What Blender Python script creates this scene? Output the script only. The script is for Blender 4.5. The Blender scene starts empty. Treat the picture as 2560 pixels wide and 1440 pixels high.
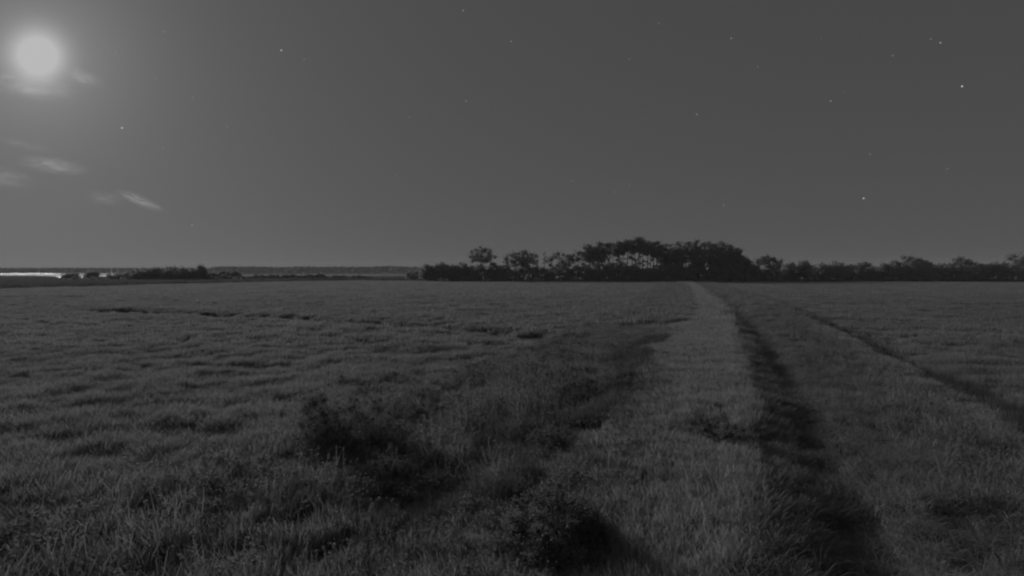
import bpy, math, random
import numpy as np
from mathutils import Vector

rng = np.random.default_rng(7)
random.seed(7)
sc = bpy.context.scene
COL = sc.collection

# ------------------------------------------------------------------ camera
# fixed camera on a tall pole: 6.5 m above the marsh, 90 degrees wide, looking along +Y
EYE = 6.5
F = 1280.0            # focal length in photo pixels (photo 2560 wide)
HZ = 677.0            # photo row of the horizon
cam = bpy.data.cameras.new('camera'); cam.sensor_width = 36.0; cam.lens = 18.0
cam.shift_y = -(720.0 - HZ) / 2560.0
cam.clip_start = 0.1; cam.clip_end = 60000.0
cam_o = bpy.data.objects.new('camera', cam); COL.objects.link(cam_o)
cam_o.location = (0, 0, EYE); cam_o.rotation_euler = (math.pi / 2, 0, 0)
sc.camera = cam_o

# ------------------------------------------------------------------ night sky, moonlight, exposure
MOON = Vector((-1185.0, 1280.0, 537.0)).normalized()
MOON_EL = math.asin(MOON.z)
MOON_AZ = math.atan2(MOON.x, MOON.y)
world = bpy.data.worlds.new('World'); sc.world = world; world.use_nodes = True
wt = world.node_tree; wt.nodes.clear()
def wn(t, **k):
    n = wt.nodes.new(t)
    for a, b in k.items(): setattr(n, a, b)
    return n
def wmath(op, a, b=None):
    n = wn('ShaderNodeMath', operation=op)
    for i, v in enumerate((a, b)):
        if v is None: continue
        if isinstance(v, (int, float)): n.inputs[i].default_value = v
        else: wt.links.new(v, n.inputs[i])
    return n.outputs[0]
sky = wn('ShaderNodeTexSky', sky_type='NISHITA', sun_disc=False)
sky.sun_elevation = MOON_EL; sky.sun_rotation = MOON_AZ
sky.altitude = 0; sky.air_density = 1.0; sky.dust_density = 0.6; sky.ozone_density = 1.0
bw = wn('ShaderNodeRGBToBW'); wt.links.new(sky.outputs[0], bw.inputs[0])       # the night camera sees no colour
flat = wmath('POWER', bw.outputs[0], 0.25)                                     # night camera's flat tone response, put into the sky
SKY_STRENGTH = 0.052
tc = wn('ShaderNodeTexCoord')
# the moon's glow with its lens bloom, painted into the sky by angle
RAD = (Vector((0, 1, 0)) - MOON * MOON.y).normalized(); TAN = MOON.cross(RAD).normalized()
def wdot(v):
    n = wn('ShaderNodeVectorMath', operation='DOT_PRODUCT'); wt.links.new(tc.outputs['Generated'], n.inputs[0]); n.inputs[1].default_value = v
    return n.outputs['Value']
fwd = wmath('MAXIMUM', wdot(MOON), 0.02)
u_ = wmath('DIVIDE', wmath('MULTIPLY', wdot(RAD), 1.3), fwd); v_ = wmath('DIVIDE', wdot(TAN), fwd)
ang = wmath('SQRT', wmath('ADD', wmath('MULTIPLY', u_, u_), wmath('MULTIPLY', v_, v_)))
ang = wmath('MULTIPLY', wmath('ARCTANGENT', ang), 180 / math.pi)               # degrees from the moon
def lobe(amp, sig, p):
    e = wmath('POWER', wmath('DIVIDE', ang, sig), p)
    return wmath('MULTIPLY', wmath('EXPONENT', wmath('MULTIPLY', e, -1.0)), amp)
aur = wmath('ADD', wmath('ADD', lobe(0.42, 1.85, 2.0), lobe(0.13, 5.6, 1.3)), lobe(0.03, 18.0, 1.2))
tot = wmath('MINIMUM', wmath('ADD', wmath('MULTIPLY', flat, SKY_STRENGTH), aur), 0.49)
bg = wn('ShaderNodeBackground'); wt.links.new(tot, bg.inputs[0]); bg.inputs[1].default_value = 1.0
wo = wn('ShaderNodeOutputWorld'); wt.links.new(bg.outputs[0], wo.inputs[0])

sun = bpy.data.lights.new('moonlight', 'SUN'); sun.energy = 2.0; sun.angle = math.radians(13.0); sun.color = (1, 1, 1)
sun_o = bpy.data.objects.new('moonlight', sun); COL.objects.link(sun_o)
sun_o.rotation_euler = MOON.to_track_quat('Z', 'Y').to_euler(); sun_o.location = MOON * 60

vs = sc.view_settings
vs.view_transform = 'Standard'; vs.look = 'None'; vs.exposure = 0.0; vs.gamma = 1.0; vs.use_curve_mapping = False
sc.render.engine = 'CYCLES'
cy = sc.cycles
cy.max_bounces = 6; cy.diffuse_bounces = 4; cy.glossy_bounces = 2; cy.transmission_bounces = 3
cy.transparent_max_bounces = 8; cy.volume_bounces = 0; cy.use_denoising = True
cy.filter_width = 2.3; cy.volume_step_rate = 1.0; cy.volume_max_steps = 96
sc.render.use_motion_blur = False

# ------------------------------------------------------------------ helpers
def at(px, py, d):
    """photo pixel at forward distance d -> world point"""
    return np.array([(px - 1280.0) / F * d, d, EYE - (py - HZ) / F * d])

def tag(o, label=None, cat=None, group=None, kind=None):
    if label: o['label'] = label
    if cat: o['category'] = cat
    if group: o['group'] = group
    if kind: o['kind'] = kind
    return o

def mesh_obj(name, verts, faces, mat=None, parent=None, smooth=False, link=True):
    me = bpy.data.meshes.new(name)
    verts = np.asarray(verts, dtype=np.float32)
    if isinstance(faces, np.ndarray):
        n, k = faces.shape
        me.vertices.add(len(verts)); me.vertices.foreach_set('co', verts.ravel())
        me.loops.add(n * k); me.loops.foreach_set('vertex_index', faces.astype(np.int32).ravel())
        me.polygons.add(n); me.polygons.foreach_set('loop_start', np.arange(0, n * k, k, dtype=np.int32))
        me.update(calc_edges=True)
    else:
        me.from_pydata([tuple(v) for v in verts], [], faces)
    if smooth: me.polygons.foreach_set('use_smooth', np.ones(len(me.polygons), dtype=bool))
    if mat: me.materials.append(mat)
    o = bpy.data.objects.new(name, me)
    if parent: o.parent = parent
    if link: COL.objects.link(o)
    return o

def empty(name, loc):
    o = bpy.data.objects.new(name, None); COL.objects.link(o)
    o.location = loc; o.empty_display_size = 0.5
    return o

class Tubes:
    """tapered tubes collected into one mesh"""
    def __init__(s): s.v = []; s.f = []
    def add(s, pts, rad, n=6):
        pts = np.asarray(pts, float); b = len(s.v)
        for i, p in enumerate(pts):
            t = pts[min(i + 1, len(pts) - 1)] - pts[max(i - 1, 0)]
            t /= np.linalg.norm(t) + 1e-9
            u = np.cross(t, [0.3, 0.9, 0.1]); u /= np.linalg.norm(u) + 1e-9
            w = np.cross(t, u)
            for k in range(n):
                a = 2 * math.pi * k / n
                s.v.append(p + rad[i] * (math.cos(a) * u + math.sin(a) * w))
        for i in range(len(pts) - 1):
            for k in range(n):
                s.f.append((b + i * n + k, b + i * n + (k + 1) % n, b + (i + 1) * n + (k + 1) % n, b + (i + 1) * n + k))
        s.f.append(tuple(b + (len(pts) - 1) * n + k for k in range(n)))
    def build(s, name, mat, parent=None): return mesh_obj(name, s.v, s.f, mat, parent, smooth=True)

def hash2(ix, iy, seed):
    n = (ix.astype(np.int64) * 374761393 + iy.astype(np.int64) * 668265263 + seed * 1442695041) & 0x7fffffff
    n = (n ^ (n >> 13)) * 1274126177 & 0x7fffffff
    return ((n ^ (n >> 16)) & 0xffff) / 65535.0
def vnoise(x, y, seed=0):
    x = np.asarray(x, float); y = np.asarray(y, float)
    ix = np.floor(x); iy = np.floor(y); fx = x - ix; fy = y - iy
    fx = fx * fx * (3 - 2 * fx); fy = fy * fy * (3 - 2 * fy)
    a = hash2(ix, iy, seed); b = hash2(ix + 1, iy, seed); c = hash2(ix, iy + 1, seed); d = hash2(ix + 1, iy + 1, seed)
    return (a * (1 - fx) + b * fx) * (1 - fy) + (c * (1 - fx) + d * fx) * fy
def fbm(x, y, seed=0, oct=3):
    r = 0; w = 0.5; t = 0
    for i in range(oct):
        r = r + w * vnoise(x * 2 ** i, y * 2 ** i, seed + i * 17); t += w; w *= 0.5
    return r / t
def sstep(a, b, x):
    t = np.clip((x - a) / (b - a), 0, 1); return t * t * (3 - 2 * t)

# ------------------------------------------------------------------ procedural materials (a monochrome place: greys only)
def new_mat(name):
    m = bpy.data.materials.new(name); m.use_nodes = True; m.node_tree.nodes.clear(); return m
def foliage_mat(name, lo, hi, trans=0.3, patch=6.0, gloss=0.0):
    """leafy matter: diffuse + translucent, tone varied from plant to plant and in patches"""
    m = new_mat(name); t = m.node_tree; N = t.nodes.new; L = t.links.new
    out = N('ShaderNodeOutputMaterial'); geo = N('ShaderNodeNewGeometry'); oi = N('ShaderNodeObjectInfo')
    nz = N('ShaderNodeTexNoise'); nz.inputs['Scale'].default_value = 1.0 / patch; nz.inputs['Detail'].default_value = 3
    L(geo.outputs['Position'], nz.inputs['Vector'])
    mx = N('ShaderNodeMath'); mx.operation = 'MULTIPLY_ADD'; L(oi.outputs['Random'], mx.inputs[0]); mx.inputs[1].default_value = 0.35
    L(nz.outputs['Fac'], mx.inputs[2])
    rp = N('ShaderNodeMapRange'); rp.inputs['From Min'].default_value = 0.4; rp.inputs['From Max'].default_value = 0.95
    rp.inputs['To Min'].default_value = lo; rp.inputs['To Max'].default_value = hi
    L(mx.outputs[0], rp.inputs['Value'])
    d = N('ShaderNodeBsdfDiffuse'); tr = N('ShaderNodeBsdfTranslucent'); ms = N('ShaderNodeMixShader'); ms.inputs[0].default_value = trans
    L(rp.outputs['Result'], d.inputs['Color']); L(rp.outputs['Result'], tr.inputs['Color'])
    L(d.outputs[0], ms.inputs[1]); L(tr.outputs[0], ms.inputs[2])
    L(ms.outputs[0], out.inputs['Surface'])
    return m
def rough_mat(name, lo, hi, scale, rough=0.95):
    m = new_mat(name); t = m.node_tree; N = t.nodes.new; L = t.links.new
    out = N('ShaderNodeOutputMaterial'); geo = N('ShaderNodeNewGeometry'); p = N('ShaderNodeBsdfPrincipled')
    nz = N('ShaderNodeTexNoise'); nz.inputs['Scale'].default_value = scale; nz.inputs['Detail'].default_value = 6
    L(geo.outputs['Position'], nz.inputs['Vector'])
    rp = N('ShaderNodeMapRange'); rp.inputs['From Min'].default_value = 0.3; rp.inputs['From Max'].default_value = 0.7
    rp.inputs['To Min'].default_value = lo; rp.inputs['To Max'].default_value = hi
    L(nz.outputs['Fac'], rp.inputs['Value']); L(rp.outputs['Result'], p.inputs['Base Color'])
    p.inputs['Roughness'].default_value = rough; p.inputs['Specular IOR Level'].default_value = 0.15
    b = N('ShaderNodeBump'); b.inputs['Strength'].default_value = 0.5; L(nz.outputs['Fac'], b.inputs['Height']); L(b.outputs[0], p.inputs['Normal'])
    L(p.outputs[0], out.inputs['Surface'])
    return m
def emit_mat(name, v):
    m = new_mat(name); t = m.node_tree
    out = t.nodes.new('ShaderNodeOutputMaterial'); e = t.nodes.new('ShaderNodeEmission')
    e.inputs['Color'].default_value = (1, 1, 1, 1); e.inputs['Strength'].default_value = v
    t.links.new(e.outputs[0], out.inputs['Surface']); return m

M_GROUND = rough_mat('marsh_mud', 0.14, 0.23, 1.3)
M_GRASS = foliage_mat('salt_hay', 0.24, 0.34, 0.5, 9.0)
M_DIKE = foliage_mat('dike_grass', 0.31, 0.40, 0.5, 3.0)
M_REED = foliage_mat('reed_leaf', 0.19, 0.33, 0.5, 2.5)
M_HEAD = foliage_mat('reed_seed_head', 0.18, 0.26, 0.5, 2.5)
M_HERB = foliage_mat('herb_leaf', 0.18, 0.25, 0.5, 2.0)
M_RUSH = foliage_mat('needlerush', 0.10, 0.15, 0.4, 25.0)
M_PINE = foliage_mat('pine_needles', 0.20, 0.26, 0.55, 8.0)
M_LEAF = foliage_mat('broad_leaves', 0.23, 0.30, 0.55, 8.0)
M_SHRUB = foliage_mat('wax_myrtle_leaves', 0.15, 0.19, 0.55, 1.0)
M_FAR = foliage_mat('far_wood_leaves', 0.06, 0.09, 0.3, 40.0)
M_BARK = rough_mat('bark', 0.05, 0.10, 3.0)
M_TWIG = rough_mat('twig_bark', 0.04, 0.07, 9.0)

# ------------------------------------------------------------------ lie of the land
BY = np.array([-400, 0, 9.4, 21.8, 31.6, 57, 85, 185, 300, 420])
BX = np.array([-164, 0.45, 4.65, 10.8, 14.8, 24.8, 35.4, 69, 104, 138]) - 0.7
def lateral(x, y):
    """metres to the right of the dike's right-hand crest edge (negative: on the crest and left of it)"""
    return (x - np.interp(y, BY, BX) + 0.5 * (vnoise(y * 0.22, y * 0 + 3.3, 5) - 0.5)) * 0.925
EDX = np.array([-900, -420, -200, -177, -158, -128, -95, -50, 0, 100, 200, 400, 900])
EDY = np.array([40, 80, 140, 168, 235, 300, 322, 318, 306, 296, 292, 286, 280])
def field_edge(x): return np.interp(x, EDX, EDY)
CREEKS = [
    (np.array([[-330, 112], [-200, 140], [-177, 170], [-158, 237], [-128, 302], [-95, 324], [-50, 321]]), 2.6),
    (np.array([[-150, 108], [-98, 122], [-65, 143], [-31, 173], [-12, 182]]), 1.5),
    (np.array([[-66, 80], [-56, 77], [-42, 72], [-30, 67], [-19, 61], [-8, 56], [1, 49.5], [5, 47]]), 1.7),
    (np.array([[-4, 110], [6, 112], [14, 109]]), 0.9),
    (np.array([[66, 96], [80, 92], [92, 94]]), 0.8),
    (np.array([[62, 70], [70, 66], [84, 64]]), 0.7),
    (np.array([[-24, 34], [-18, 32.5], [-13, 33]]), 0.3),
    (np.array([[-32, 45], [-24, 44], [-17, 45]]), 0.35),
]
def seg_dist(x, y, P):
    r = np.full(np.shape(x), 1e9)
    for a, b in zip(P[:-1], P[1:]):
        ab = b - a; t = np.clip(((x - a[0]) * ab[0] + (y - a[1]) * ab[1]) / (ab @ ab), 0, 1)
        r = np.minimum(r, np.hypot(x - a[0] - t * ab[0], y - a[1] - t * ab[1]))
    return r
def creek(x, y):
    """0 away from any creek .. 1 in its bed"""
    wob = (fbm(x * 0.15, y * 0.15, 91, 2) - 0.5) * 3.0
    c = np.zeros(np.shape(x))
    for P, w in CREEKS:
        c = np.maximum(c, 1 - sstep(w * 0.6, w * 2.2, seg_dist(x + wob, y + wob, P)))
    return c
def near_shore(x): return np.interp(x, [-3000, -700, -520, -440, -390, -330, -290, -230, -100, -40, 40], [700, 560, 520, 500, 420, 375, 400, 470, 455, 520, 700]) + 30 * (fbm(x * 0.02, x * 0 + 2, 33, 3) - 0.5)
def land(x, y):
    """1 on land, 0 in the bay"""
    ns = near_shore(x)
    fs = np.interp(x, [-3000, -900, -520, -420, 200], [1400, 1390, 1390, 1390, 1380])
    near = 1 - sstep(ns - 12, ns + 12, y)
    far = sstep(fs - 8, fs + 8, y)
    right = sstep(-60, -30, x - 0.02 * (y - 500))
    return np.clip(np.maximum(np.maximum(near, far), right), 0, 1)
WATER_Z = -0.35
def ground_z(x, y):
    x = np.asarray(x, float); y = np.asarray(y, float)
    s = lateral(x, y)
    z = 0.15 * (fbm(x * 0.09, y * 0.09, 1, 4) - 0.5) + 0.10 * (vnoise(x * 0.9, y * 0.9, 9) - 0.5)
    z = z - 0.45 * creek(x, y)
    dk = 1 - sstep(300, 340, y)                                     # the dike runs out at the wood
    crest = sstep(-9.0, -4.4, s) * (1 - sstep(-0.1, 1.5 + 2.0 * fbm(x * 0.28, y * 0.28, 48, 2), s))
    z = z * (1 - 0.6 * crest * dk) + dk * 0.48 * crest
    ditch = sstep(1.2, 2.0, s) * (1 - sstep(2.6, 4.0, s))
    z = z - dk * 0.12 * ditch - dk * 0.25 * np.exp(-((s + 7.2) / 1.0) ** 2) * sstep(0.4, 0.6, fbm(x * 0.2, y * 0.2, 47, 2))
    z = z + dk * 0.26 * sstep(2.0, 4.2, s) * (1 - sstep(9.6, 10.8, s))
    bank = 0.25 * np.exp(-((s - 8.9) / 1.2) ** 2) * (0.6 + 0.6 * (fbm(x * 0.1, y * 0.1, 44, 2) - 0.3))
    z = z + dk * bank * sstep(0, 12, y)
    z = z - dk * 0.3 * np.exp(-((s - 10.9) / 0.8) ** 2) * sstep(0.35, 0.6, fbm(x * 0.07, y * 0.07, 45, 2) + 0.12)
    lm = land(x, y)
    z = z * lm - 1.5 * (1 - lm)
    far = sstep(900, 1500, np.hypot(x, y))
    return z + 0.6 * far * lm

def axis(lo, hi, n, c):
    t = np.linspace(math.asinh(lo / c), math.asinh(hi / c), n); return np.sinh(t) * c
gx = axis(-12000, 12000, 520, 22.0); gy = axis(-12000, 14000, 520, 22.0)
X, Y = np.meshgrid(gx, gy)
V = np.stack([X, Y, ground_z(X, Y)], -1).reshape(-1, 3)
I = np.arange(len(gx) * len(gy)).reshape(len(gy), len(gx))
Q = np.stack([I[:-1, :-1], I[:-1, 1:], I[1:, 1:], I[1:, :-1]], -1).reshape(-1, 4)
g = mesh_obj('ground', V, Q, M_GROUND, smooth=True)
tag(g, 'flat dark marsh ground with a raised grassy dike running to the trees', 'ground', kind='structure')

# the bay: calm water with faint wind ripples
m = new_mat('bay_water'); t = m.node_tree; N = t.nodes.new; L = t.links.new
out = N('ShaderNodeOutputMaterial'); p = N('ShaderNodeBsdfPrincipled'); geo = N('ShaderNodeNewGeometry')
p.inputs['Base Color'].default_value = (0.02, 0.02, 0.02, 1); p.inputs['IOR'].default_value = 1.33
# wind-ruffled patches catch the moon; the rest of the bay lies smoother
sep = N('ShaderNodeSeparateXYZ'); L(geo.outputs['Position'], sep.inputs[0])
wob = N('ShaderNodeTexNoise'); wob.inputs['Scale'].default_value = 0.012; wob.inputs['Detail'].default_value = 3; L(geo.outputs['Position'], wob.inputs['Vector'])
def mth(op, a, b):
    n = N('ShaderNodeMath'); n.operation = op
    for i, v in enumerate((a, b)):
        if isinstance(v, (int, float)): n.inputs[i].default_value = v
        else: L(v, n.inputs[i])
    return n.outputs[0]
ruffle = 0.0
for (cx, cy_, rx, ry) in ((-1150, 1200, 80, 90), (-470, 512, 15, 60)):
    ux = mth('DIVIDE', mth('SUBTRACT', sep.outputs[0], cx), rx); uy = mth('DIVIDE', mth('SUBTRACT', sep.outputs[1], cy_), ry)
    q = mth('ADD', mth('ADD', mth('MULTIPLY', ux, ux), mth('MULTIPLY', uy, uy)), mth('MULTIPLY', mth('SUBTRACT', wob.outputs['Fac'], 0.5), 0.8))
    mr = N('ShaderNodeMapRange'); mr.inputs['From Min'].default_value = 1.25; mr.inputs['From Max'].default_value = 0.5; L(q, mr.inputs['Value'])
    ruffle = mth('ADD', mr.outputs[0], ruffle)
calm = N('ShaderNodeMapRange'); calm.inputs['From Min'].default_value = -620; calm.inputs['From Max'].default_value = -260
calm.inputs['To Min'].default_value = 0.075; calm.inputs['To Max'].default_value = 0.17; L(sep.outputs[0], calm.inputs['Value'])
rr = N('ShaderNodeMapRange'); L(calm.outputs[0], rr.inputs['To Min']); rr.inputs['To Max'].default_value = 0.17
L(ruffle, rr.inputs['Value']); L(rr.outputs[0], p.inputs['Roughness'])
rip = N('ShaderNodeTexNoise'); rip.inputs['Scale'].default_value = 0.9; rip.inputs['Detail'].default_value = 4; L(geo.outputs['Position'], rip.inputs['Vector'])
bp = N('ShaderNodeBump'); bp.inputs['Strength'].default_value = 0.1; bp.inputs['Distance'].default_value = 0.1
L(rip.outputs['Fac'], bp.inputs['Height']); L(bp.outputs[0], p.inputs['Normal']); L(p.outputs[0], out.inputs['Surface'])
M_WATER = m
xs = np.concatenate([np.linspace(-4000, -1000, 7), np.linspace(-900, 120, 18)]); ys = np.linspace(360, 1620, 20)
WX, WY = np.meshgrid(xs, ys)
I = np.arange(WX.size).reshape(WX.shape)
Q = np.stack([I[:-1, :-1], I[:-1, 1:], I[1:, 1:], I[1:, :-1]], -1).reshape(-1, 4)
w = mesh_obj('water', np.stack([WX, WY, np.full(WX.shape, WATER_Z)], -1).reshape(-1, 3), Q, M_WATER)
tag(w, 'pale calm bay water with moonlight glinting at the far left', 'water', kind='structure')

# ------------------------------------------------------------------ moon and stars
def sphere_arrays(r, seg=16, rings=9):
    v = []; f = []
    for i in range(rings + 1):
        a = math.pi * i / rings
        for k in range(seg):
            b = 2 * math.pi * k / seg
            v.append((r * math.sin(a) * math.cos(b), r * math.sin(a) * math.sin(b), r * math.cos(a)))
    for i in range(rings):
        for k in range(seg):
            f.append((i * seg + k, (i + 1) * seg + k, (i + 1) * seg + (k + 1) % seg, i * seg + (k + 1) % seg))
    return v, f
mv, mf = sphere_arrays(300.0, 48, 24)
moon = mesh_obj('moon', mv, mf, emit_mat('moon_glow', 0.49), smooth=True)
moon.location = MOON * 20000.0
moon.visible_shadow = False            # the moonlight is its own light: the moon must not eclipse it
tag(moon, 'large glowing full moon high at the far left of the night sky', 'moon')

STARS = [(2405,215,3),(2159,495,3),(703,125,3),(305,319,3),(2077,252,2),(1278,103,2),(1165,252,2),(1742,285,2),(1828,95,2),(1158,26,2),
 (1809,513,2),(480,562,2),(1573,147,1),(1022,292,1),(991,437,1),(1573,462,1),(1536,479,1),(1429,452,1),(2369,421,1),(2175,385,1),(2351,106,2),
 (2327,97,1),(2232,138,1),(290,132,1),(388,195,1),(410,78,1),(482,244,1),(407,369,1),(568,316,1),(760,147,1),(774,80,0),(626,190,0),(1051,350,0),
 (1083,408,0),(926,120,0),(968,538,1),(1522,232,0),(1647,58,1),(1894,166,1),(2053,95,0),(1238,273,0),(1672,495,0),(1045,210,0),(1380,180,0),(2110,228,0),(1324,668,2)]
M_STAR = [emit_mat('star_glow_%d' % i, v) for i, v in enumerate((0.19, 0.28, 0.45, 0.75))]
SR = (10.5, 12.0, 13.0, 14.5)
star_mesh = []
for i in range(4):
    v, f = sphere_arrays(SR[i], 8, 5)
    o = mesh_obj('star', v, f, M_STAR[i], link=False); star_mesh.append(o.data); bpy.data.objects.remove(o)
STAR_LABEL = {
 (2405,215): 'brightest star in the upper right of the night sky', (2159,495): 'bright star above the tree line at the right',
 (703,125): 'bright star in the upper left sky, right of the moon', (305,319): 'bright star below the moon, just above the wispy clouds',
 (2077,252): 'clear star left of the brightest upper right star', (1278,103): 'clear star high above the middle of the marsh',
 (1165,252): 'clear star above the lone broad pine left of the wood', (1742,285): 'clear star high above the tall pine wood',
 (1828,95): 'clear star near the top right of the wood, high up', (1158,26): 'star at the very top edge, left of centre',
 (1809,513): 'star just above the right end of the pine wood', (480,562): 'low star above the shrubby tree clump on the left shore',
 (2351,106): 'star in the upper right corner near a fainter one', (1324,668): 'low star gleaming between tree trunks at the horizon'}
SECTORS = [(300, 'under the moon'), (600, 'above the left shore clump'), (1120, 'above the wood across the bay'), (1260, 'above the lone broad pine'),
           (1460, 'above the gap between the lone pine and the wood'), (1890, 'above the big pine wood'), (9999, 'above the right tree line')]
ORDS = ['topmost', 'second from top', 'third from top', 'fourth from top', 'fifth from top', 'sixth from top', 'seventh from top', 'eighth from top', 'ninth from top', 'tenth from top', 'eleventh from top']
per_sector = {}
for st in sorted([t for t in STARS if (t[0], t[1]) not in STAR_LABEL], key=lambda t: t[1]):
    per_sector.setdefault([w for lim, w in SECTORS if st[0] < lim][0], []).append(st)
for w, lst in per_sector.items():
    for i, st in enumerate(lst):
        STAR_LABEL[(st[0], st[1])] = ('the one faint star ' + w) if len(lst) == 1 else 'tiny faint star ' + w + ', ' + ORDS[i]
for (px, py, b) in STARS:
    d = Vector(((px - 1280) / F, 1.0, (HZ - py) / F)); k = d.length; d.normalize()
    o = bpy.data.objects.new('star', star_mesh[b]); COL.objects.link(o); o.location = d * 15000
    tag(o, STAR_LABEL[(px, py)], 'star', 'stars in the night sky')

# ------------------------------------------------------------------ trees
def leaf_cloud(centers, radii, per, size, flat=0.7, seed=0, fuzz=0.5):
    """small leaf-clump faces spread through balls: returns verts, faces"""
    r = np.random.default_rng(seed)
    n = len(centers); k = int(per)
    c = np.repeat(np.asarray(centers, float), k, 0); R = np.repeat(np.asarray(radii, float), k)
    u = r.normal(size=(n * k, 3)); u /= np.linalg.norm(u, axis=1, keepdims=True)
    rad = R * np.minimum(np.abs(r.normal(0, fuzz, n * k)), 1.3)
    p = c + u * rad[:, None] * np.array([1, 1, flat])
    a = r.normal(size=(n * k, 3)); a /= np.linalg.norm(a, axis=1, keepdims=True)
    b = np.cross(a, r.normal(size=(n * k, 3))); b /= np.linalg.norm(b, axis=1, keepdims=True)
    s = size * (0.55 + 0.9 * r.random(n * k))[:, None]
    v = np.stack([p - a * s * 0.5 - b * s * 0.28, p + a * s * 0.1 - b * s * 0.42, p + a * s * 0.6, p - a * s * 0.05 + b * s * 0.42], 1).reshape(-1, 3)
    f = np.arange(len(v)).reshape(-1, 4)
    return v, f

def make_tree(kind, px, top, halfw, cbot, d, label, group=None, tufts=26, per=70, leaf=0.75, seed=0, trunk_r=None, gaps=0.0, hollow=0.35):
    """kind 'pine' or 'broad'; px/top/halfw/cbot are the crown's place and size in photo pixels at distance d"""
    r = np.random.default_rng(1000 + seed)
    b = at(px, HZ, d); bx, by = b[0], b[1]; bz = float(ground_z(bx, by)) - 0.05
    H = at(px, top, d)[2] - bz; cb = max(at(px, cbot, d)[2] - bz, 0.6); hw = halfw / F * d
    root = empty('pine_tree' if kind == 'pine' else 'broadleaf_tree', (bx, by, bz))
    tag(root, label, 'pine tree' if kind == 'pine' else 'tree', group)
    bare = kind == 'pine' and 1508 < px < 1646          # long clear trunks here
    hw *= (1.4 if kind == 'pine' else 1.38); cb *= 1.0 if bare else (0.88 if kind == 'pine' else 0.93); cz = (cb + H) / 2; ch = (H - cb) / 2
    # tuft centres: dome shaped crown, uneven outline
    cs = []; rs = []
    tries = 0
    tr = 0.32 * min(hw, 6.5) + 0.75
    while len(cs) < tufts and tries < 4000:
        tries += 1
        u = r.uniform(-1, 1, 3)
        q = u[0] ** 2 + u[1] ** 2
        lim = 1.0 if kind == 'pine' else 1.0
        ex = 1 - (max(u[2], 0)) ** 2.4 - 0.45 * (max(-u[2], 0)) ** 2
        if q > ex * lim: continue
        if q < hollow * ex and u[2] < 0.35: continue
        rr = tr * r.uniform(0.65, 1.2)
        c = np.array([u[0] * max(hw - rr * 0.8, 0.3), u[1] * max(hw - rr * 0.8, 0.3) * 0.9, cz + u[2] * max(ch - rr * 0.6, 0.2)])
        cs.append(c); rs.append(rr)
    cs.append(np.array([r.uniform(-.2, .2) * hw, 0, H - 0.75 * tr])); rs.append(tr * 0.95)
    if kind == 'pine' and cb > 6:                        # stray lower limbs below the main crown
        for _ in range(2 if bare else 3):
            rr = tr * (r.uniform(0.25, 0.5) if bare else r.uniform(0.4, 0.7)); a = r.uniform(0, 6.28)
            cs.append(np.array([math.cos(a) * hw * r.uniform(0.2, 0.6), math.sin(a) * hw * 0.4, cb * r.uniform(0.62, 1.0)])); rs.append(rr)
    cs = np.array(cs); rs = np.array(rs)
    v, f = leaf_cloud(cs, rs, per, leaf, 0.68 if kind == 'pine' else 0.85, seed)
    mesh_obj('crown', v, f, M_PINE if kind == 'pine' else M_LEAF, root)
    tb = Tubes()
    R0 = trunk_r or (0.015 * H + 0.1)
    ks = np.linspace(0, 1, 7); lean = r.uniform(-0.03, 0.03, 2) * H
    tp = [np.array([lean[0] * k * k + 0.12 * math.sin(3 * k + seed), lean[1] * k, k * (H - 0.8 * tr)]) for k in ks]
    tb.add(tp, [R0 * (1.25 if k == 0 else 1) * (1 - 0.78 * k) for k in ks], 7)
    order = r.permutation(len(cs))[:14]
    for i in order:
        c = cs[i]
        zz = max(min(c[2] - 0.35 * math.hypot(c[0], c[1]), H * 0.9), cb * 0.75)
        kk = zz / (H - 0.8 * tr)
        s = np.array([lean[0] * kk * kk, lean[1] * kk, zz])
        mid = (s + c) / 2 + np.array([0, 0, -0.15 * tr])
        tb.add([s, mid, c], [R0 * 0.34, R0 * 0.22, R0 * 0.07], 5)
    tb.build('trunk', M_BARK, root)
    return root

ORD = ['first', 'second', 'third', 'fourth', 'fifth', 'sixth', 'seventh', 'eighth', 'ninth', 'tenth', 'eleventh', 'twelfth', 'thirteenth',
       'fourteenth', 'fifteenth', 'sixteenth', 'seventeenth', 'eighteenth', 'nineteenth', 'twentieth']
# the tall pine wood: front row (shows in the photograph's outline), left to right
FRONT = [ # px, top, half width, crown bottom, distance
 (1474, 606, 18, 658, 302), (1500, 600, 20, 644, 298), (1524, 603, 17, 638, 304), (1546, 600, 18, 630, 299), (1569, 595, 18, 628, 301),
 (1595, 589, 21, 626, 297), (1618, 598, 17, 628, 303), (1642, 598, 18, 642, 299), (1664, 605, 14, 650, 305), (1690, 599, 19, 660, 298),
 (1716, 600, 18, 644, 302), (1745, 594, 20, 648, 297), (1774, 599, 17, 652, 301), (1800, 598, 20, 650, 299), (1823, 607, 17, 654, 303),
 (1843, 615, 16, 660, 298), (1864, 642, 14, 680, 300), (1880, 660, 11, 684, 297)]
for i, (px, tp, hw, cb, d) in enumerate(FRONT):
    cb += (0, 9, 3, 14, 5, 9, 16, 6, 16, 20, 14, 22, 14, 18, 12, 8, 0, 0)[i]
    what = {5: 'tallest pine, forming the peak of the big wood', 0: 'pine at the left end of the big wood, foliage reaching low',
            16: 'short pine on the falling right shoulder of the big wood', 17: 'lowest small pine at the right foot of the big wood'}.get(
            i, '%s pine from the left end along the big wood' % ORD[i])
    make_tree('pine', px, tp, hw, cb, d, what, 'pines of the big wood', tufts=38 if i < 17 else 18, per=105, leaf=0.75, seed=i, hollow=0.0)
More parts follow.
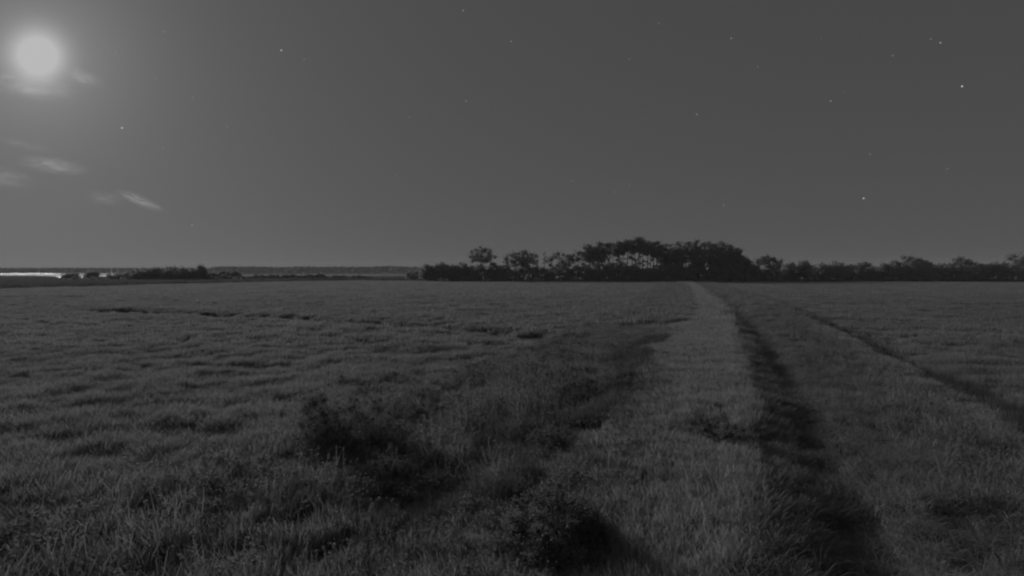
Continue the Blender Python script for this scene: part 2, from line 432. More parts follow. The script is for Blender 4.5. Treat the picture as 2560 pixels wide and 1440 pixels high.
# second row, seen between and through the front trunks
BACK = [(1488, 612, 16, 645, 318), (1512, 612, 15, 632, 322), (1557, 606, 15, 626, 320), (1607, 604, 15, 626, 324), (1652, 606, 15, 640, 319),
        (1678, 606, 16, 650, 316), (1703, 606, 16, 650, 321), (1731, 604, 16, 652, 317), (1760, 604, 16, 652, 320), (1787, 606, 16, 654, 318), (1812, 610, 16, 656, 321), (1834, 622, 14, 660, 317), (1532, 607, 12, 624, 326), (1580, 604, 12, 622, 328), (1627, 606, 12, 628, 326), (1520, 606, 10, 626, 314), (1550, 604, 10, 622, 312), (1588, 602, 10, 622, 316), (1600, 602, 10, 624, 311), (1634, 606, 10, 628, 313)]
BACK.sort()
for i, (px, tp, hw, cb, d) in enumerate(BACK):
    cb += 5 + (i * 7) % 11
    make_tree('pine', px, tp, hw, cb, d, '%s from the left of the pines standing behind the big wood\'s front row' % ORD[i].capitalize().lower(), 'pines behind the front row', tufts=24, per=75, leaf=0.8, seed=50 + i, hollow=0.0)

# smaller trees standing among the trunks
MIDS = [(1492, 640, 14, 'low broadleaf tree among the trunks at the left of the big wood'), (1536, 655, 11, 'small tree below the gap of sky among the pine trunks'), (1584, 657, 10, 'little tree under the tallest pine'),
        (1652, 640, 16, 'broadleaf tree among the trunks at the middle of the big wood'), (1692, 648, 14, 'small tree right of the middle of the big wood'), (1738, 644, 14, 'broadleaf tree among the trunks of the right half of the wood'),
        (1786, 642, 16, 'leafy tree deep in the right half of the wood'), (1830, 646, 15, 'leafy tree under the right shoulder of the wood')]
for i, (px, tp, hw, lb) in enumerate(MIDS):
    make_tree('broad', px, tp, hw, 690, 306 + 3 * (i % 3), lb, 'small trees inside the big wood', tufts=16, per=50, leaf=0.8, seed=200 + i)
# single trees left and right of the wood
make_tree('pine', 1203, 614, 33, 656, 306, 'lone broad-crowned pine with sky showing through, left of the wood', tufts=46, per=62, leaf=0.75, seed=81, hollow=0.0)
make_tree('pine', 1306, 621, 30, 668, 303, 'dark domed pine midway between the lone pine and the wood', tufts=44, per=75, leaf=0.8, seed=82, hollow=0.0)
make_tree('broad', 1266, 632, 12, 684, 345, 'thin pale tree just left of the dark domed pine', tufts=20, per=32, leaf=0.8, seed=83)
make_tree('broad', 1335, 630, 13, 668, 340, 'loose tree leaning out right of the dark domed pine', tufts=20, per=32, leaf=0.8, seed=84)
make_tree('broad', 1362, 628, 9, 672, 360, 'sparse wispy tree with bare stems in the gap', tufts=12, per=16, leaf=0.7, seed=85)
make_tree('broad', 1398, 625, 30, 678, 300, 'rounded bushy tree second to the left of the wood', tufts=28, per=60, leaf=0.8, seed=86)
make_tree('pine', 1445, 623, 26, 662, 301, 'flat-topped pine touching the left end of the wood', tufts=24, per=60, leaf=0.8, seed=87)
make_tree('broad', 1032, 673, 18, 700, 318, 'small round tree standing alone at the water, left of centre', tufts=18, per=60, leaf=0.8, seed=88)
LEFT = [(1070, 664, 20, 'low tree at the left tip of the wooded point'), (1098, 659, 20, 'second low tree on the wooded point'),
        (1128, 656, 22, 'third low tree on the wooded point'), (1158, 655, 20, 'low tree on the wooded point, left of the lone pine'),
        (1232, 652, 16, 'low bushy tree at the right foot of the lone pine')]
for i, (px, tp, hw, lb) in enumerate(LEFT):
    make_tree('broad', px, tp, hw, 698, 305 + 6 * (i % 2), lb, 'low trees on the wooded point', tufts=28, per=85, leaf=0.75, seed=100 + i)
RIGHT = [('broad', 1920, 636, 30, 690, 300, 'round-headed tree just right of the big wood'), ('broad', 1974, 654, 14, 696, 303, 'small dark tree right of the round-headed tree'),
 ('broad', 2012, 650, 17, 696, 298, 'small peaked tree in the right tree line, second after the round head'), ('broad', 2052, 656, 26, 698, 304, 'flat-topped tree in the right tree line'),
 ('broad', 2094, 653, 24, 698, 299, 'broad low tree in the middle of the right tree line'), ('broad', 2130, 659, 18, 698, 305, 'low tree left of the notched gap in the right tree line'),
 ('broad', 2158, 652, 18, 698, 300, 'knobbly tree beside the notch in the right tree line'), ('broad', 2186, 664, 12, 699, 303, 'lowest tree in the notch of the right tree line'),
 ('broad', 2212, 655, 15, 698, 299, 'narrow tree just right of the notch'), ('broad', 2240, 648, 18, 698, 302, 'tree leaning on the left shoulder of the domed tree'),
 ('broad', 2272, 636, 32, 692, 297, 'big domed tree in the right tree line'), ('broad', 2315, 647, 22, 696, 301, 'tree on the right shoulder of the domed tree'),
 ('broad', 2352, 657, 22, 698, 304, 'low tree between the two domed trees at right'), ('broad', 2400, 640, 26, 694, 296, 'smaller domed tree left of the right edge'),
 ('broad', 2440, 653, 22, 698, 302, 'low tree right of the smaller domed tree'), ('broad', 2482, 652, 24, 698, 299, 'level-topped tree near the right edge'),
 ('broad', 2545, 631, 36, 690, 294, 'tall spreading tree cut by the right edge')]
for i, (k, px, tp, hw, cb, d, lb) in enumerate(RIGHT):
    make_tree(k, px, tp, hw, cb, d, lb, 'trees of the right tree line', tufts=36, per=95, leaf=0.75, seed=130 + i)
SHORE = [(178, 682, 14, 330), (228, 676, 12, 330), (300, 681, 24, 315), (335, 676, 18, 318), (372, 668, 26, 312), (412, 663, 24, 316), (448, 664, 22, 310), (476, 669, 18, 314), (501, 661, 14, 308),
         (530, 676, 12, 322), (556, 677, 11, 326), (584, 674, 13, 330)]
SL = ['leftmost low bush against the glinting bay', 'dark bush left of a gap of water', 'low bush at the left foot of the shore clump', 'rising shrub tree on the left of the shore clump',
      'shrub tree left of the shore clump\'s top', 'highest tree of the shore clump on the left', 'shrub tree right of the shore clump\'s top', 'low shrub tree before the knobbed tree',
      'small knobbed tree at the right end of the shore clump', 'thin bush just right of the shore clump', 'thin bush before the open water', 'last bush right of the shore clump']
for i, (px, tp, hw, d) in enumerate(SHORE):
    hw *= 1.2
    make_tree('broad', px, tp, hw, 702, d, SL[i], 'shrub trees on the left shore', tufts=26, per=95, leaf=0.75, seed=160 + i)

# thickets that read as one dark mass under and between the trees
def thicket(name, label, spec, mat, per=36, leaf=0.9, seed=0, amp=13):
    """spec: rows of px0, px1, top0, top1, distance, depth, count"""
    r = np.random.default_rng(seed); cs = []; rs = []
    for (a, b, t0, t1, d, dep, n) in spec:
        px = r.uniform(a, b, n); dd = d + r.uniform(0, dep, n)
        k = (px - a) / (b - a)
        tp = t0 + (t1 - t0) * k + amp * ((fbm(px * 0.045, px * 0 + seed, seed, 3) - 0.5) * 2.4 + (vnoise(px * 0.11, px * 0 + seed, seed + 5) - 0.5))
        x = (px - 1280) / F * dd; zt = EYE - (tp - HZ) / F * dd; zb = ground_z(x, dd) + 0.3
        z = zb + (zt - zb) * r.random(n) ** 0.75
        R = (zt - zb) * 0.13 + 0.55
        cs.append(np.stack([x, dd, z - R * 0.3], 1)); rs.append(R * r.uniform(0.7, 1.3, n))
    v, f = leaf_cloud(np.concatenate(cs), np.concatenate(rs), per, leaf, 0.85, seed)
    o = mesh_obj(name, v, f, mat); tag(o, label, 'thicket', kind='stuff'); return o
thicket('thicket', 'dark undergrowth massed along the foot of the pine wood', [(1055, 1240, 668, 664, 300, 14, 420), (1240, 1470, 668, 666, 297, 14, 520), (1465, 1650, 667, 668, 293, 16, 700), (1650, 1885, 664, 668, 293, 20, 620)], M_LEAF, seed=3)
thicket('thicket', 'dark undergrowth filling the right hand tree line', [(1880, 2240, 672, 668, 297, 14, 620), (2240, 2700, 664, 660, 294, 14, 800)], M_LEAF, seed=4)
thicket('thicket', 'low dark scrub strip in front of the open water', [(600, 760, 690, 688, 335, 40, 380), (760, 900, 688, 690, 345, 30, 320), (900, 1060, 693, 697, 340, 20, 200)], M_RUSH, seed=5, amp=4)
thicket('thicket', 'low scrub around the shrub trees on the left shore', [(150, 330, 694, 690, 300, 40, 260), (330, 520, 674, 676, 305, 14, 420), (520, 610, 690, 690, 310, 20, 160)], M_LEAF, seed=6, amp=5)

# woods across the bay: one far mass on each shore
def far_wood(label, px0, px1, d, top, amp, step, seed):
    r = np.random.default_rng(seed)
    x = np.arange((px0 - 1280) / F * d, (px1 - 1280) / F * d, step); x = x + r.uniform(-step, step, len(x)) * 0.4
    cs = []; rs = []
    for row in range(3):
        y = d + row * 14 + r.uniform(0, 12, len(x))
        h = EYE - (top - HZ) / F * d + amp * (fbm(x * 0.012, x * 0 + row, seed, 4) - 0.5) * 2
        for q in range(6):
            zz = h * (0.12 + 0.15 * q) + r.uniform(-0.6, 0.6, len(x))
            cs.append(np.stack([x + r.uniform(-2, 2, len(x)), y, zz], 1)); rs.append(np.full(len(x), h.mean() * 0.17))
    v, f = leaf_cloud(np.concatenate(cs), np.concatenate(rs), 9, 3.0, 0.8, seed)
    o = mesh_obj('far_wood', v, f, M_FAR); tag(o, label, 'wood', kind='stuff')
far_wood('pale low wood along the far shore at the left', -500, 640, 1400, 669.5, 0.8, 5.0, 11)
far_wood('darker uneven wood along the nearer far shore, left of centre', 530, 1240, 1400, 666, 4.2, 4.5, 12)
far_wood('distant wood behind the trees at right, seen through gaps', 1240, 3100, 900, 672, 1.6, 6.0, 13)

# ------------------------------------------------------------------ grasses, reeds, rushes
def blades(n, rad, h, w, lean, droop, r, hv=0.35):
    a = r.uniform(0, 2 * math.pi, n); q = rad * np.sqrt(r.random(n))
    b = np.stack([q * np.cos(a), q * np.sin(a), np.full(n, -0.06)], 1)
    hh = h * (1 - hv + 2 * hv * r.random(n))
    la = r.uniform(0, 2 * math.pi, n); ll = lean * (0.3 + r.random(n)) * hh
    dirv = np.stack([np.cos(la), np.sin(la), np.zeros(n)], 1)
    wa = r.uniform(0, 2 * math.pi, n); wv = np.stack([np.cos(wa), np.sin(wa), np.zeros(n)], 1) * (w * (0.6 + 0.8 * r.random(n)))[:, None] * 0.5
    up = np.array([0, 0, 1.0])
    m1 = b + up * (hh * 0.5)[:, None] + dirv * (ll * 0.3)[:, None]
    m2 = b + up * (hh * (0.86 - 0.1 * droop))[:, None] + dirv * (ll * 0.75)[:, None]
    tp = b + up * (hh * (1 - 0.25 * droop))[:, None] + dirv * (ll * (1.0 + 0.5 * droop))[:, None]
    v = np.stack([b - wv * 0.8, b + wv * 0.8, m1 - wv, m1 + wv, m2 - wv * 0.6, m2 + wv * 0.6, tp], 1).reshape(-1, 3)
    i = np.arange(n)[:, None] * 7
    q4 = np.concatenate([i + np.array([[0, 1, 3, 2]]), i + np.array([[2, 3, 5, 4]])], 0)
    t3 = i + np.array([[4, 5, 6]])
    return v, q4, t3
def mixed_mesh(name, parts):
    """parts: (verts, quads, tris, material) -> one mesh object, not linked to the scene (a scatter source)"""
    vs_ = []; fs = []; mi = []; mats = []; off = 0
    for k, (v, q4, t3, mat) in enumerate(parts):
        vs_.append(v); mats.append(mat)
        if q4 is not None: fs += [tuple(x) for x in (q4 + off)]; mi += [k] * len(q4)
        if t3 is not None: fs += [tuple(x) for x in (t3 + off)]; mi += [k] * len(t3)
        off += len(v)
    me = bpy.data.meshes.new(name); me.from_pydata([tuple(x) for x in np.concatenate(vs_)], [], fs)
    for mt in mats: me.materials.append(mt)
    me.polygons.foreach_set('material_index', np.array(mi, dtype=np.int32))
    return bpy.data.objects.new(name, me)
def source(name, n, fn):
    c = bpy.data.collections.new(name)
    for i in range(n): c.objects.link(fn(name, np.random.default_rng(400 + i * 13 + len(name))))
    return c
def near_grass(h, w, mat, n=70, rad=0.33, lean=0.45, droop=0.8):
    return lambda nm, r: mixed_mesh(nm, [blades(n, rad, h, w, lean, droop, r) + (mat,)])
def reed_clump(nm, r):
    parts = [blades(26, 0.35, 0.95, 0.022, 0.35, 0.9, r) + (M_REED,)]
    k = int(r.integers(3, 6)); V_ = []; T_ = []; H_ = []
    st = blades(k, 0.3, 1.35, 0.014, 0.12, 0.0, r, 0.25); parts.append(st + (M_REED,))
    tips = st[0].reshape(-1, 7, 3)[:, 6]
    hv, hf = leaf_cloud(tips - np.array([0, 0, 0.08]), np.full(k, 0.085), 14, 0.05, 2.0, int(r.integers(1e6)))
    parts.append((hv, hf, None, M_HEAD))
    return mixed_mesh(nm, parts)
def herb_clump(nm, r):
    c = np.stack([r.normal(0, 0.17, 9), r.normal(0, 0.17, 9), r.uniform(0.2, 0.75, 9)], 1)
    v, f = leaf_cloud(c, np.full(9, 0.18), 34, 0.05, 1.1, int(r.integers(1e6)))
    return mixed_mesh(nm, [blades(14, 0.15, 0.75, 0.012, 0.2, 0.1, r) + (M_HERB,), (v, f, None, M_HERB)])
S_GRASS = source('salt_hay_clump', 5, near_grass(0.62, 0.014, M_GRASS, 80, 0.36))
S_GRASS_MID = source('salt_hay_tussock', 5, near_grass(0.62, 0.035, M_GRASS, 110, 0.75))
S_GRASS_FAR = source('salt_hay_patch', 4, near_grass(0.62, 0.10, M_GRASS, 170, 2.0, 0.35))
S_DIKE = source('dike_grass_clump', 5, near_grass(0.5, 0.013, M_DIKE, 80, 0.33, 0.35, 0.5))
S_DIKE_FAR = source('dike_grass_tussock', 4, near_grass(0.55, 0.05, M_DIKE, 110, 0.9, 0.35, 0.5))
S_VERGE = source('verge_grass_clump', 5, near_grass(0.5, 0.014, M_REED, 70, 0.33, 0.35, 0.5))
S_REED = source('reed_clump', 6, reed_clump)
S_HERB = source('herb_clump', 5, herb_clump)
S_REED_FAR = source('reed_stand', 4, lambda nm, r: mixed_mesh(nm, [blades(110, 0.9, 1.05, 0.05, 0.3, 0.6, r) + (M_REED,)]))
S_RUSH = source('needlerush_patch', 4, near_grass(1.25, 0.16, M_RUSH, 170, 2.6, 0.15, 0.0))
S_LUSH = source('ditch_grass_clump', 5, near_grass(0.8, 0.016, M_REED, 70, 0.35, 0.5, 0.9))

def scatter_tree():
    ng = bpy.data.node_groups.new('scatter_plants', 'GeometryNodeTree')
    ng.interface.new_socket('Geometry', in_out='INPUT', socket_type='NodeSocketGeometry')
    ng.interface.new_socket('Plants', in_out='INPUT', socket_type='NodeSocketCollection')
    ng.interface.new_socket('Geometry', in_out='OUTPUT', socket_type='NodeSocketGeometry')
    N = ng.nodes.new; L = ng.links.new
    gi = N('NodeGroupInput'); go = N('NodeGroupOutput'); ip = N('GeometryNodeInstanceOnPoints'); ci = N('GeometryNodeCollectionInfo')
    ci.inputs['Separate Children'].default_value = True; ci.inputs['Reset Children'].default_value = True
    L(gi.outputs['Geometry'], ip.inputs['Points']); L(gi.outputs['Plants'], ci.inputs['Collection']); L(ci.outputs[0], ip.inputs['Instance'])
    ip.inputs['Pick Instance'].default_value = True
    def attr(n, ty, sock):
        a = N('GeometryNodeInputNamedAttribute'); a.data_type = ty; a.inputs['Name'].default_value = n
        L(a.outputs['Attribute'], ip.inputs[sock])
    attr('pick', 'INT', 'Instance Index'); attr('turn', 'FLOAT_VECTOR', 'Rotation'); attr('size', 'FLOAT_VECTOR', 'Scale')
    L(ip.outputs[0], go.inputs['Geometry'])
    return ng
SCATTER = scatter_tree()
def scatter(name, label, cat, pts, size, coll, tilt=0.12, seed=0):
    r = np.random.default_rng(900 + seed); n = len(pts)
    me = bpy.data.meshes.new(name); me.vertices.add(n); me.vertices.foreach_set('co', pts.astype(np.float32).ravel())
    a = me.attributes.new('pick', 'INT', 'POINT'); a.data.foreach_set('value', r.integers(0, 1000, n).astype(np.int32))
    rot = np.stack([r.normal(0, tilt, n), r.normal(0, tilt, n), r.uniform(0, 6.283, n)], 1)
    a = me.attributes.new('turn', 'FLOAT_VECTOR', 'POINT'); a.data.foreach_set('vector', rot.astype(np.float32).ravel())
    a = me.attributes.new('size', 'FLOAT_VECTOR', 'POINT'); a.data.foreach_set('vector', size.astype(np.float32).ravel())
    o = bpy.data.objects.new(name, me); COL.objects.link(o)
    md = o.modifiers.new('plants', 'NODES'); md.node_group = SCATTER
    sid = [i for i in SCATTER.interface.items_tree if i.name == 'Plants'][0].identifier
    md[sid] = coll
    tag(o, label, cat, kind='stuff'); return o

def strew(y0, y1, density, seed, side=1.12, extra=6.0):
    """random ground points in the wedge ahead of the camera (a step wider than the view)"""
    r = np.random.default_rng(seed)
    wmax = side * y1 + extra
    n = int(density * 2 * wmax * (y1 - y0))
    x = r.uniform(-wmax, wmax, n); y = r.uniform(y0, y1, n)
    k = np.abs(x) < side * y + extra
    return x[k], y[k], r
BUSHES = [ # px, base row, half width, top row, label, tufts, depth
 (872, 1146, 134, 938, 'large dark bush standing alone in the left of the reeds', 190, 0.9),
 (1385, 1412, 132, 1222, 'big dark bush hard against the left side of the dike', 170, 1.3),
 (1065, 1240, 105, 1158, 'low spreading dark bush between the two large bushes', 70, 1.2),
 (1385, 1130, 70, 1066, 'small dark bush behind the big one beside the dike', 50, 1.2),
 (1803, 1120, 66, 1050, 'small dark bush growing on the dike\'s crest', 50, 1.0),
 (1545, 985, 66, 912, 'dark bush on the dike slope, right one of the far pair', 44, 1.2),
 (1452, 1008, 58, 945, 'dark bush, left one of the far pair', 40, 1.2),
 (697, 1165, 22, 1130, 'tiny dark bush left of the large lone bush', 16, 1.0)]
def by_bush(x, y):
    """1 close to and just in front of a bush, where the growth stays low"""
    c = np.zeros(np.shape(x))
    for (px, pb, hw, tp, lb, n, dp) in BUSHES:
        d = 6.2 * F / (pb - HZ); w = hw / F * d; bx = (px - 1280) / F * d
        c = np.maximum(c, 1 - sstep(0.8, 1.25, np.hypot((x - bx) / (1.15 * w), (y - d - 0.5 * w * dp) / (w * dp + 0.7))))
    return c
def place(x, y, r, keep, hgt, wid=1.0, flatten=0.0):
    k = r.random(len(x)) < keep
    x = x[k]; y = y[k]; hgt = hgt[k] if np.ndim(hgt) else np.full(len(x), hgt)
    hgt = hgt * (1 - 0.5 * by_bush(x, y))
    z = ground_z(x, y)
    s = 0.85 + 0.3 * r.random(len(x))
    return np.stack([x, y, z], 1), np.stack([s * wid, s * wid, hgt * (0.8 + 0.4 * r.random(len(x)))], 1)
def tussock(x, y):
    """height of the sward: combed swirls and hollows"""
    a = fbm(x * 0.55, y * 0.7, 61, 3); b = fbm(x * 0.10, y * 0.13, 62, 2)
    return np.clip(0.55 + 0.6 * sstep(0.25, 0.75, a) + 0.35 * (b - 0.5), 0.3, 1.4)
def marsh_zone(x, y):
    s = lateral(x, y); fe = field_edge(x)
    z = ((s < -15.2 + 2.0 * (fbm(y * 0.2, x * 0.2, 71, 2) - 0.5)) | (s > 10.2 + 1.3 * sstep(0.35, 0.6, fbm(x * 0.07, y * 0.07, 45, 2) + 0.12))) & (y < fe)
    return z * (1 - 0.95 * creek(x, y))
PL = {}
x, y, r = strew(6, 42, 11, 1); p_, s_ = place(x, y, r, marsh_zone(x, y), tussock(x, y))
scatter('marsh_grass', 'fine marsh grass of the near field, combed into swirls', 'grass', p_, s_, S_GRASS, seed=1)
x, y, r = strew(40, 125, 3.2, 2); p_, s_ = place(x, y, r, marsh_zone(x, y), tussock(x, y))
scatter('marsh_grass', 'fine marsh grass across the middle of the field', 'grass', p_, s_, S_GRASS_MID, seed=2)
x, y, r = strew(122, 345, 0.5, 3); p_, s_ = place(x, y, r, marsh_zone(x, y), np.clip(0.45 + 0.55 * tussock(x, y), 0.5, 1.3))
scatter('marsh_grass', 'smooth marsh grass at the far end of the field', 'grass', p_, s_, S_GRASS_FAR, 0.03, seed=3)
# dike crest
def crest_zone(x, y):
    s = lateral(x, y); wd = np.interp(y, [8, 15, 32], [2.9, 3.6, 5.3]); return np.clip(sstep(-1.0, 0.8, s + wd + 2.2 * (fbm(x * 0.4, y * 0.4, 56, 2) - 0.5)), 0, 1) * (s < 0.35)
x, y, r = strew(4, 60, 17, 4); h = np.where(lateral(x, y) > -0.6, 1.0, 0.72 + 0.3 * fbm(x * 0.5, y * 0.5, 64, 2)); p_, s_ = place(x, y, r, crest_zone(x, y), h)
scatter('dike_grass', 'thick pale grass along the crest of the dike', 'grass', p_, s_, S_DIKE, seed=4)
x, y, r = strew(58, 330, 2.0, 5); p_, s_ = place(x, y, r, crest_zone(x, y), 0.9)
scatter('dike_grass', 'pale grass on the far end of the dike by the wood', 'grass', p_, s_, S_DIKE_FAR, seed=5)
# rough verge left of the dike: reeds, tall weeds
def verge_l(x, y):
    s = lateral(x, y); return ((s < -np.interp(y, [8, 15, 32], [2.2, 2.9, 4.4])) & (s > -16.0 + 1.5 * (fbm(y * 0.3, x * 0.3, 72, 2) - 0.5))).astype(float)
rough = lambda x, y: sstep(0.33, 0.62, fbm(x * 0.35, y * 0.35, 73, 3))
x, y, r = strew(4, 62, 12.0, 16); p_, s_ = place(x, y, r, verge_l(x, y) * (0.35 + 0.65 * sstep(0.3, 0.5, fbm(x * 0.45, y * 0.45, 74, 3))), (0.75 + 0.7 * fbm(x * 0.4, y * 0.4, 75, 2)) * (1 - 0.3 * sstep(-9, -5, lateral(x, y))))
scatter('verge_grass', 'coarse uneven grass between the dike and the left field', 'grass', p_, s_, S_VERGE, seed=16)
x, y, r = strew(4, 62, 4.0, 6); p_, s_ = place(x, y, r, verge_l(x, y) * (0.25 + 0.75 * rough(x, y)), (0.40 + 0.40 * rough(x, y)) * (1 - 0.35 * sstep(30, 60, y)) * (1 - 0.45 * sstep(-9, -5, lateral(x, y))))
scatter('reeds', 'rough reeds with pale seed heads left of the dike', 'reeds', p_, s_, S_REED, seed=6)
x, y, r = strew(4, 50, 3.0, 7); p_, s_ = place(x, y, r, verge_l(x, y) * (1 - 0.6 * rough(x, y)), (0.5 + 0.45 * rough(y, x)) * (1 - 0.4 * sstep(-9, -5, lateral(x, y))))
scatter('weeds', 'leafy dark weeds among the reeds left of the dike', 'weeds', p_, s_, S_HERB, seed=7)
x, y, r = strew(58, 310, 0.9, 8); p_, s_ = place(x, y, r, verge_l(x, y) * 1.0, 0.75)
scatter('reeds', 'reed stands beside the far stretch of the dike', 'reeds', p_, s_, S_REED_FAR, seed=8)
# right of the dike: lush ditch, then a verge of reeds up to the second bank
def ditch_zone(x, y):
    s = lateral(x, y); return ((s > 0.2) & (s < 6.5)).astype(float)
def verge_r(x, y):
    s = lateral(x, y); return ((s > 5.0) & (s < 10.3)).astype(float)
x, y, r = strew(4, 70, 8, 9); p_, s_ = place(x, y, r, ditch_zone(x, y), 0.40 + 0.30 * rough(x, y))
scatter('ditch_grass', 'dark lush growth in the ditch right of the dike', 'grass', p_, s_, S_LUSH, seed=9)
x, y, r = strew(66, 310, 1.0, 10); p_, s_ = place(x, y, r, np.maximum(ditch_zone(x, y), verge_r(x, y)), 0.6)
scatter('ditch_grass', 'ditch growth beside the far stretch of the dike', 'grass', p_, s_, S_REED_FAR, seed=10)
x, y, r = strew(6, 70, 8.0, 11); p_, s_ = place(x, y, r, verge_r(x, y), 0.5 + 0.4 * rough(x, y) - 0.15 * sstep(7.5, 9.5, lateral(x, y)))
k = (np.random.default_rng(5).random(len(p_)) < 0.3) & (lateral(p_[:, 0], p_[:, 1]) < 8.0)
scatter('reeds', 'reeds between the ditch and the second bank', 'reeds', p_[k], s_[k], S_REED, seed=11)
scatter('bank_grass', 'coarse grass between the ditch and the second bank', 'grass', p_[~k], s_[~k], S_DIKE, seed=12)
S_RUSH_NEAR = source('rush_clump', 5, near_grass(0.7, 0.013, M_RUSH, 80, 0.36, 0.2, 0.1))
S_RUSH_MID = source('rush_tussock', 4, near_grass(0.7, 0.04, M_RUSH, 100, 0.7, 0.2, 0.1))
def bank_row(x, y):
    s = lateral(x, y) + 2.6 * (fbm(x * 0.12, y * 0.12, 52, 3) - 0.5)
    return ((s > 9.7) & (s < 11.4)) * (0.04 + 0.22 * sstep(0.40, 0.6, fbm(x * 0.12, y * 0.12, 53, 3)))
def hollow_row(x, y):
    s = lateral(x, y) + 2.0 * (fbm(x * 0.2, y * 0.2, 54, 2) - 0.5)
    return ((s > -8.6) & (s < -5.6)) * sstep(0.52, 0.62, fbm(x * 0.22, y * 0.22, 55, 2))
x, y, r = strew(6, 45, 16, 21); p_, s_ = place(x, y, r, bank_row(x, y), 0.6 + 0.5 * fbm(x * 0.3, y * 0.3, 57, 2))
scatter('bank_rushes', 'dark rushes lining the second bank right of the dike', 'rushes', p_, s_, S_RUSH_NEAR, seed=21)
x, y, r = strew(44, 130, 4, 22); p_, s_ = place(x, y, r, bank_row(x, y), 0.6 + 0.5 * fbm(x * 0.3, y * 0.3, 57, 2))
scatter('bank_rushes', 'dark rushes along the far stretch of the second bank', 'rushes', p_, s_, S_RUSH_MID, seed=22)
x, y, r = strew(5, 60, 13, 23); p_, s_ = place(x, y, r, hollow_row(x, y), 0.8)
scatter('hollow_rushes', 'dark rush patches in the hollow along the dike\'s left foot', 'rushes', p_, s_, S_RUSH_NEAR, seed=23)
# dark needlerush between the field and the bay, and under the tree line
r = np.random.default_rng(77); x = r.uniform(-800, 430, 90000); y = r.uniform(60, 640, 90000)
k = (y > field_edge(x) + 2.5 + 3 * fbm(x * 0.05, y * 0.05, 5, 2)) & (np.abs(x) < 1.15 * y + 20) & (land(x, y) > 0.6) & ~((x > -40) & (y > 340))
x = x[k]; y = y[k]; p_, s_ = place(x, y, r, np.ones(len(x)) * 0.8, 0.75 + 0.5 * fbm(x * 0.03, y * 0.03, 81, 3))
scatter('needlerush', 'dark rush flat between the pale field and the bay', 'rushes', p_, s_, S_RUSH, 0.02, seed=13)

# ------------------------------------------------------------------ dark evergreen bushes in the foreground
def make_bush(px, py_base, halfw, top, label, zb=None, seed=0, leaf=0.038, n=50, per=240, depth=1.2, group='dark bushes by the dike'):
    r = np.random.default_rng(3000 + seed)
    d = EYE * F / (py_base - HZ)
    for _ in range(4):                                   # settle on the real ground
        xx = (px - 1280) / F * d; d = (EYE - float(ground_z(xx, d))) * F / (py_base - HZ)
    xx = (px - 1280) / F * d; hw = halfw / F * d; yy = d + hw * 0.6 * depth; bz = float(ground_z(xx, yy))
    H = EYE - (top - HZ) / F * (yy) - bz
    xx = (px - 1280) / F * yy
    hw *= 1.22; H = H * 1.12 + 0.05
    root = empty('bush', (xx, yy, bz)); tag(root, label, 'bush', group)
    mounds = [(0.0, 0.0, 0.82 * hw, H)] * 6 + [(hw * 0.55 * math.cos(a) , hw * 0.55 * depth * math.sin(a), hw * r.uniform(0.34, 0.5), H * r.uniform(0.55, 0.92))
                                           for a in r.uniform(0, 0.9, 6) + np.arange(6) * 1.047]
    cs = []; rs = []
    while len(cs) < n:
        u = r.uniform(-1, 1, 3); u[2] = abs(u[2])
        if u[0] ** 2 + u[1] ** 2 + u[2] ** 2.2 > 1: continue
        m_ = mounds[int(r.integers(len(mounds)))]                       # several mounds of unequal height make one bush
        rr = (0.2 * hw + 0.12) * r.uniform(0.6, 1.3)
        cs.append([m_[0] + u[0] * m_[2], m_[1] + u[1] * m_[2] * depth, max(u[2] * (m_[3] - rr * 0.5), 0.12)]); rs.append(rr)
    cs = np.array(cs)
    v, f = leaf_cloud(cs, rs, per, leaf, 0.9, seed, 0.42)
    mesh_obj('foliage', v, f, M_SHRUB, root)
    tb = Tubes()
    for i in range(0, n, 5):
        c = cs[i]; b = np.array([c[0] * 0.25, c[1] * 0.25, -0.1]); md = np.array([c[0] * 0.55, c[1] * 0.55, c[2] * 0.6])
        tip = c * np.array([1.08, 1.08, 1.0]) + np.array([0, 0, 0.22 * r.random()])
        tb.add([b, md, tip], [0.022, 0.011, 0.003], 5)
    tb.build('stems', M_TWIG, root)
    return root
for i, bsh in enumerate(BUSHES): make_bush(*bsh[:5], seed=i + 1, n=bsh[5], depth=bsh[6])

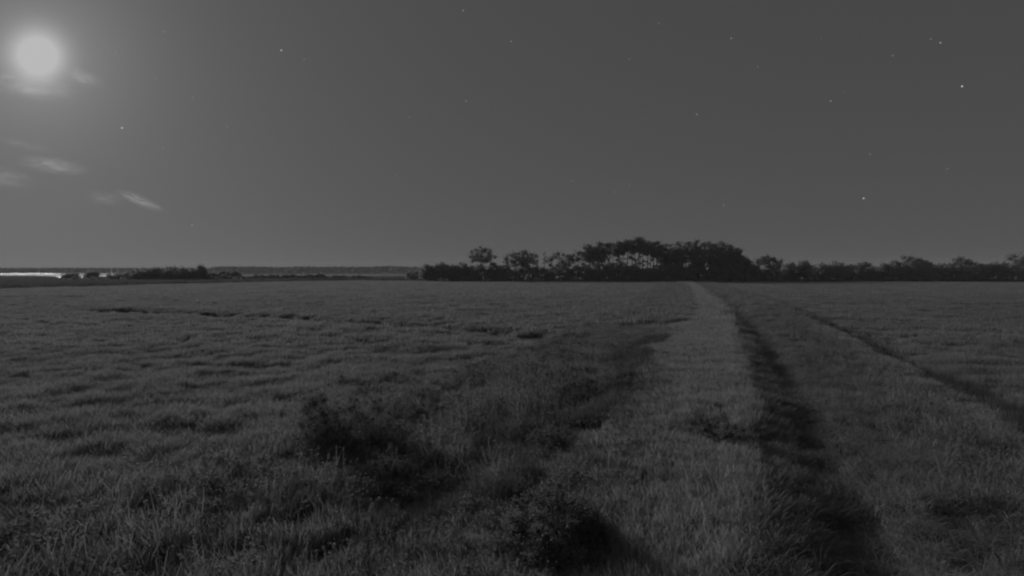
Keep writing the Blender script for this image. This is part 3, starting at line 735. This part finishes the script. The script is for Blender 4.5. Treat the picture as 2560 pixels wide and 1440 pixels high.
# ------------------------------------------------------------------ thin moonlit clouds
def cloud(label, px, py, wpx, hpx, rot, dist, dens, seed, thick=1.0, nscale=3.0):
    d = Vector(((px - 1280) / F, 1.0, (HZ - py) / F)); d.normalize()
    L_ = dist * d; k = dist * d.y / F                      # metres per photo pixel there
    m = new_mat('thin_cloud'); t = m.node_tree; N = t.nodes.new; L = t.links.new
    out = N('ShaderNodeOutputMaterial'); pv = N('ShaderNodeVolumePrincipled'); tc = N('ShaderNodeTexCoord')
    mp = N('ShaderNodeMapping'); mp.inputs['Location'].default_value = (seed * 3.1, seed * 1.7, seed); L(tc.outputs['Object'], mp.inputs['Vector'])
    nz = N('ShaderNodeTexNoise'); nz.inputs['Scale'].default_value = nscale; nz.inputs['Detail'].default_value = 4; nz.inputs['Distortion'].default_value = 0.6; L(mp.outputs[0], nz.inputs['Vector'])
    ln = N('ShaderNodeVectorMath'); ln.operation = 'LENGTH'; L(tc.outputs['Object'], ln.inputs[0])
    fall = N('ShaderNodeMapRange'); fall.interpolation_type = 'SMOOTHSTEP'; fall.inputs['From Min'].default_value = 1.0; fall.inputs['From Max'].default_value = 0.15
    L(ln.outputs['Value'], fall.inputs['Value'])
    th = N('ShaderNodeMapRange'); th.inputs['From Min'].default_value = 0.42; th.inputs['From Max'].default_value = 0.68; L(nz.outputs['Fac'], th.inputs['Value'])
    mu = N('ShaderNodeMath'); mu.operation = 'MULTIPLY'; L(fall.outputs[0], mu.inputs[0]); L(th.outputs[0], mu.inputs[1])
    m2 = N('ShaderNodeMath'); m2.operation = 'MULTIPLY'; L(mu.outputs[0], m2.inputs[0]); m2.inputs[1].default_value = dens
    L(m2.outputs[0], pv.inputs['Density']); pv.inputs['Color'].default_value = (0.95, 0.95, 0.95, 1); pv.inputs['Anisotropy'].default_value = 0.55
    L(pv.outputs[0], out.inputs['Volume'])
    v, f = sphere_arrays(1.0, 20, 12)
    o = mesh_obj('cloud', v, f, m); o.location = L_
    o.scale = (wpx * k, hpx * k * thick * 2.5, hpx * k); o.rotation_euler = (0, rot, -math.atan2(d.x, d.y) * 0)
    tag(o, label, 'cloud', 'thin clouds below the moon'); return o
cloud('long thin cloud wisp left of and above the streaky one', 135, 412, 100, 26, 0.10, 6000, 0.0009, 1)
cloud('small puffy cloud cut by the left edge', 15, 442, 34, 34, 0.3, 6000, 0.0011, 2, nscale=2.0)
cloud('narrow streaky cloud slanting down to the right', 350, 500, 74, 16, 0.42, 6000, 0.0018, 3)
cloud('faint ragged cloud patch left of the streaky cloud', 262, 494, 42, 22, 0.1, 6000, 0.0006, 4)
cloud('bright cloud scrap lower right of the moon', 212, 193, 30, 26, -0.6, 5000, 0.0014, 5, nscale=2.0)
cloud('faint cloud band under the moon', 80, 215, 130, 34, 0.05, 5000, 0.0007, 6)
cloud('faintest wisp high at the left edge below the moon', 60, 360, 90, 18, 0.2, 6000, 0.0003, 7)

# ------------------------------------------------------------------ night haze
hz = new_mat('night_haze'); t = hz.node_tree
out = t.nodes.new('ShaderNodeOutputMaterial'); pv = t.nodes.new('ShaderNodeVolumePrincipled')
pv.inputs['Color'].default_value = (0.9, 0.9, 0.9, 1); pv.inputs['Density'].default_value = 0.00018; pv.inputs['Anisotropy'].default_value = 0.0
t.links.new(pv.outputs[0], out.inputs['Volume'])
x0, x1, y0, y1, z0, z1 = -4300, 3200, -400, 1750, -4.0, 34.0
hv = [(x, y, z) for z in (z0, z1) for y in (y0, y1) for x in (x0, x1)]
hf = [(0, 2, 3, 1), (4, 5, 7, 6), (0, 1, 5, 4), (2, 6, 7, 3), (0, 4, 6, 2), (1, 3, 7, 5)]
h = mesh_obj('haze', hv, hf, hz); tag(h, 'thin pale night haze over marsh and bay', 'haze', kind='stuff')
